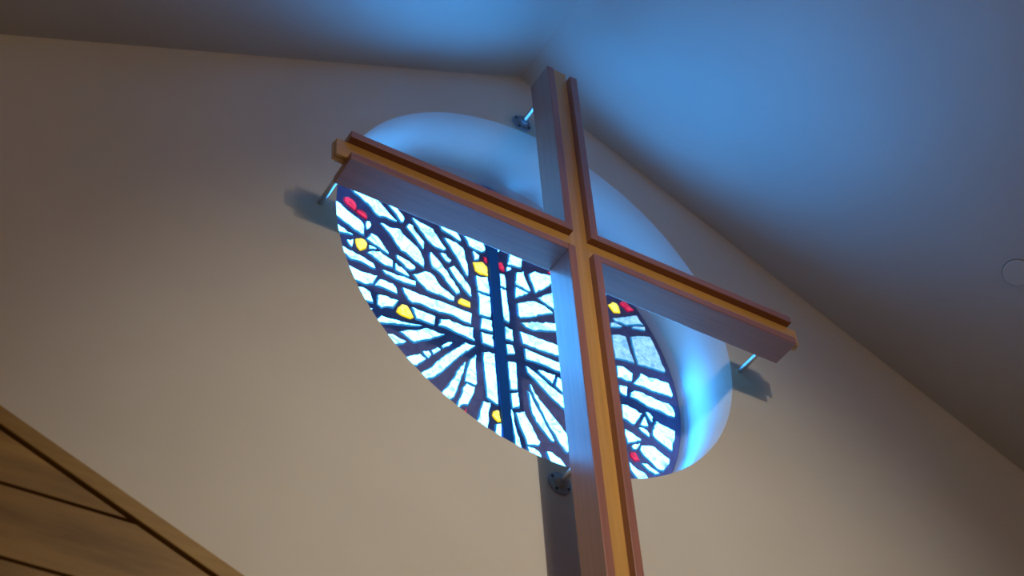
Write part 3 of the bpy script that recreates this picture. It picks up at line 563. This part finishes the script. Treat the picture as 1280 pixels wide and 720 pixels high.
def mount(x, z, label, flange, r=0.0125):
    t = empty('mounting_rod', (x, 0, ZC + z)); tag(t, label, 'bracket', 'steel rods holding the cross off the wall')
    bm = bmesh.new(); lathe(bm, [(0, YPB), (r, YPB), (r, 0.0), (0, 0.0)], 20)
    obj('rod', bm, M['steel'], t, smooth=False)
    if flange:
        bm = bmesh.new()
        lathe(bm, [(0.0135, -0.034), (0.022, -0.032), (0.025, -0.012), (0.030, -0.009), (flange - 0.003, -0.008), (flange, -0.004), (flange, 0.0), (0.0135, 0.0)], 40, close=True)
        f = obj('flange', bm, M['iron'], t); f['label'] = 'dark iron flange'
        for k in range(4):
            a = math.pi / 4 + k * math.pi / 2 + 0.25
            bm = bmesh.new(); lathe(bm, [(0, -0.0125), (0.005, -0.0125), (0.0065, -0.008), (0.0065, -0.006), (0, -0.006)], 6,
                                    cx=math.cos(a) * flange * 0.76, cz=math.sin(a) * flange * 0.76)
            obj('bolt', bm, M['bolt'], f)
    return t


mount(-1.072, -0.060, 'short steel rod under the left arm end of the cross', 0)
mount(1.048, -0.060, 'short steel rod under the right arm end of the cross', 0)
mount(-0.040, 1.057, 'steel rod with dark round flange behind the top of the cross', 0.052)
mount(-0.022, -1.100, 'steel rod with dark bolted flange below the window beside the cross upright', 0.053)

# ---------------------------------------------------------------- wood panelling, lower left
SLP = -0.4275
px0, px1 = -3.6, -0.70


def tz(x): return -1.631 + SLP * (x + 2.129)       # top edge of the slanted trim


pan = empty('wood_panelling', ((px0 + px1) / 2, -0.004, 0))
tag(pan, 'horizontal wooden plank panelling with slanted top trim at lower left', 'wood panelling')
pox = pan.location.x
TRW = 0.066
rnd = random.Random(4)
bm = bmesh.new()
edge_i = lambda x: tz(x) - TRW - 0.014
z_seam = -1.901
seams = [z_seam + 0.253 * k for k in range(8, -19, -1)]
for top, bot in zip(seams, seams[1:]):
    zb = max(bot, -ZC) + 0.006; zt_ = top - 0.006
    if zt_ <= -ZC + 0.01: continue
    xe_b = min(px1, -2.129 + (zb + TRW + 0.014 + 1.631) / SLP); xe_t = min(px1, -2.129 + (zt_ + TRW + 0.014 + 1.631) / SLP)
    if xe_b <= px0 + 0.05: continue
    if xe_t < px0:
        pts = [(px0, zb), (xe_b, zb), (px0, edge_i(px0))]
    elif xe_t < px1 <= -2.129 + (zb + TRW + 0.014 + 1.631) / SLP:
        pts = [(px0, zb), (px1, zb), (px1, edge_i(px1)), (xe_t, zt_), (px0, zt_)]
    else:
        pts = [(px0, zb), (xe_b, zb), (xe_t, zt_), (px0, zt_)]
    prism(bm, [(x - pox, z + ZC) for x, z in pts], -0.060, -0.02)
obj('planks', bm, M['plank'], pan, bevel=0.002)
bm = bmesh.new()
prism(bm, [(px0 - pox, 0), (px1 - pox, 0), (px1 - pox, tz(px1) + ZC - 0.02), (px0 - pox, tz(px0) + ZC - 0.02)], -0.02, 0.0)
obj('backing', bm, M['dark'], pan)
bm = bmesh.new()
prism(bm, [(px0 - pox, tz(px0) + ZC), (px1 - pox, tz(px1) + ZC), (px1 - pox, tz(px1) - TRW + ZC), (px0 - pox, tz(px0) - TRW + ZC)], -0.068, 0.0)
obj('trim', bm, M['trimwood'], pan, bevel=0.004)

# ---------------------------------------------------------------- round cover plate on the ceiling slope, far right
pc = Vector((2.155, -0.825, 0)); pc.z = AZ - SR * (pc.x - AX)
nrm = Vector((-SR, 0, -1)).normalized()
t = empty('ceiling_cover_plate', pc)
t.rotation_euler = nrm.to_track_quat('-Y', 'Z').to_euler()
tag(t, 'small round white cover plate flush on the right ceiling slope', 'ceiling plate')
bm = bmesh.new(); lathe(bm, [(0, -0.008), (0.066, -0.008), (0.069, -0.005), (0.069, 0.0), (0, 0.0)], 48)
obj('disc', bm, M['plate'], t)
bm = bmesh.new(); lathe(bm, [(0.069, -0.002), (0.0715, -0.002), (0.0715, 0.0), (0.069, 0.0)], 48, close=True)
obj('shadow_gap', bm, M['dark'], t)
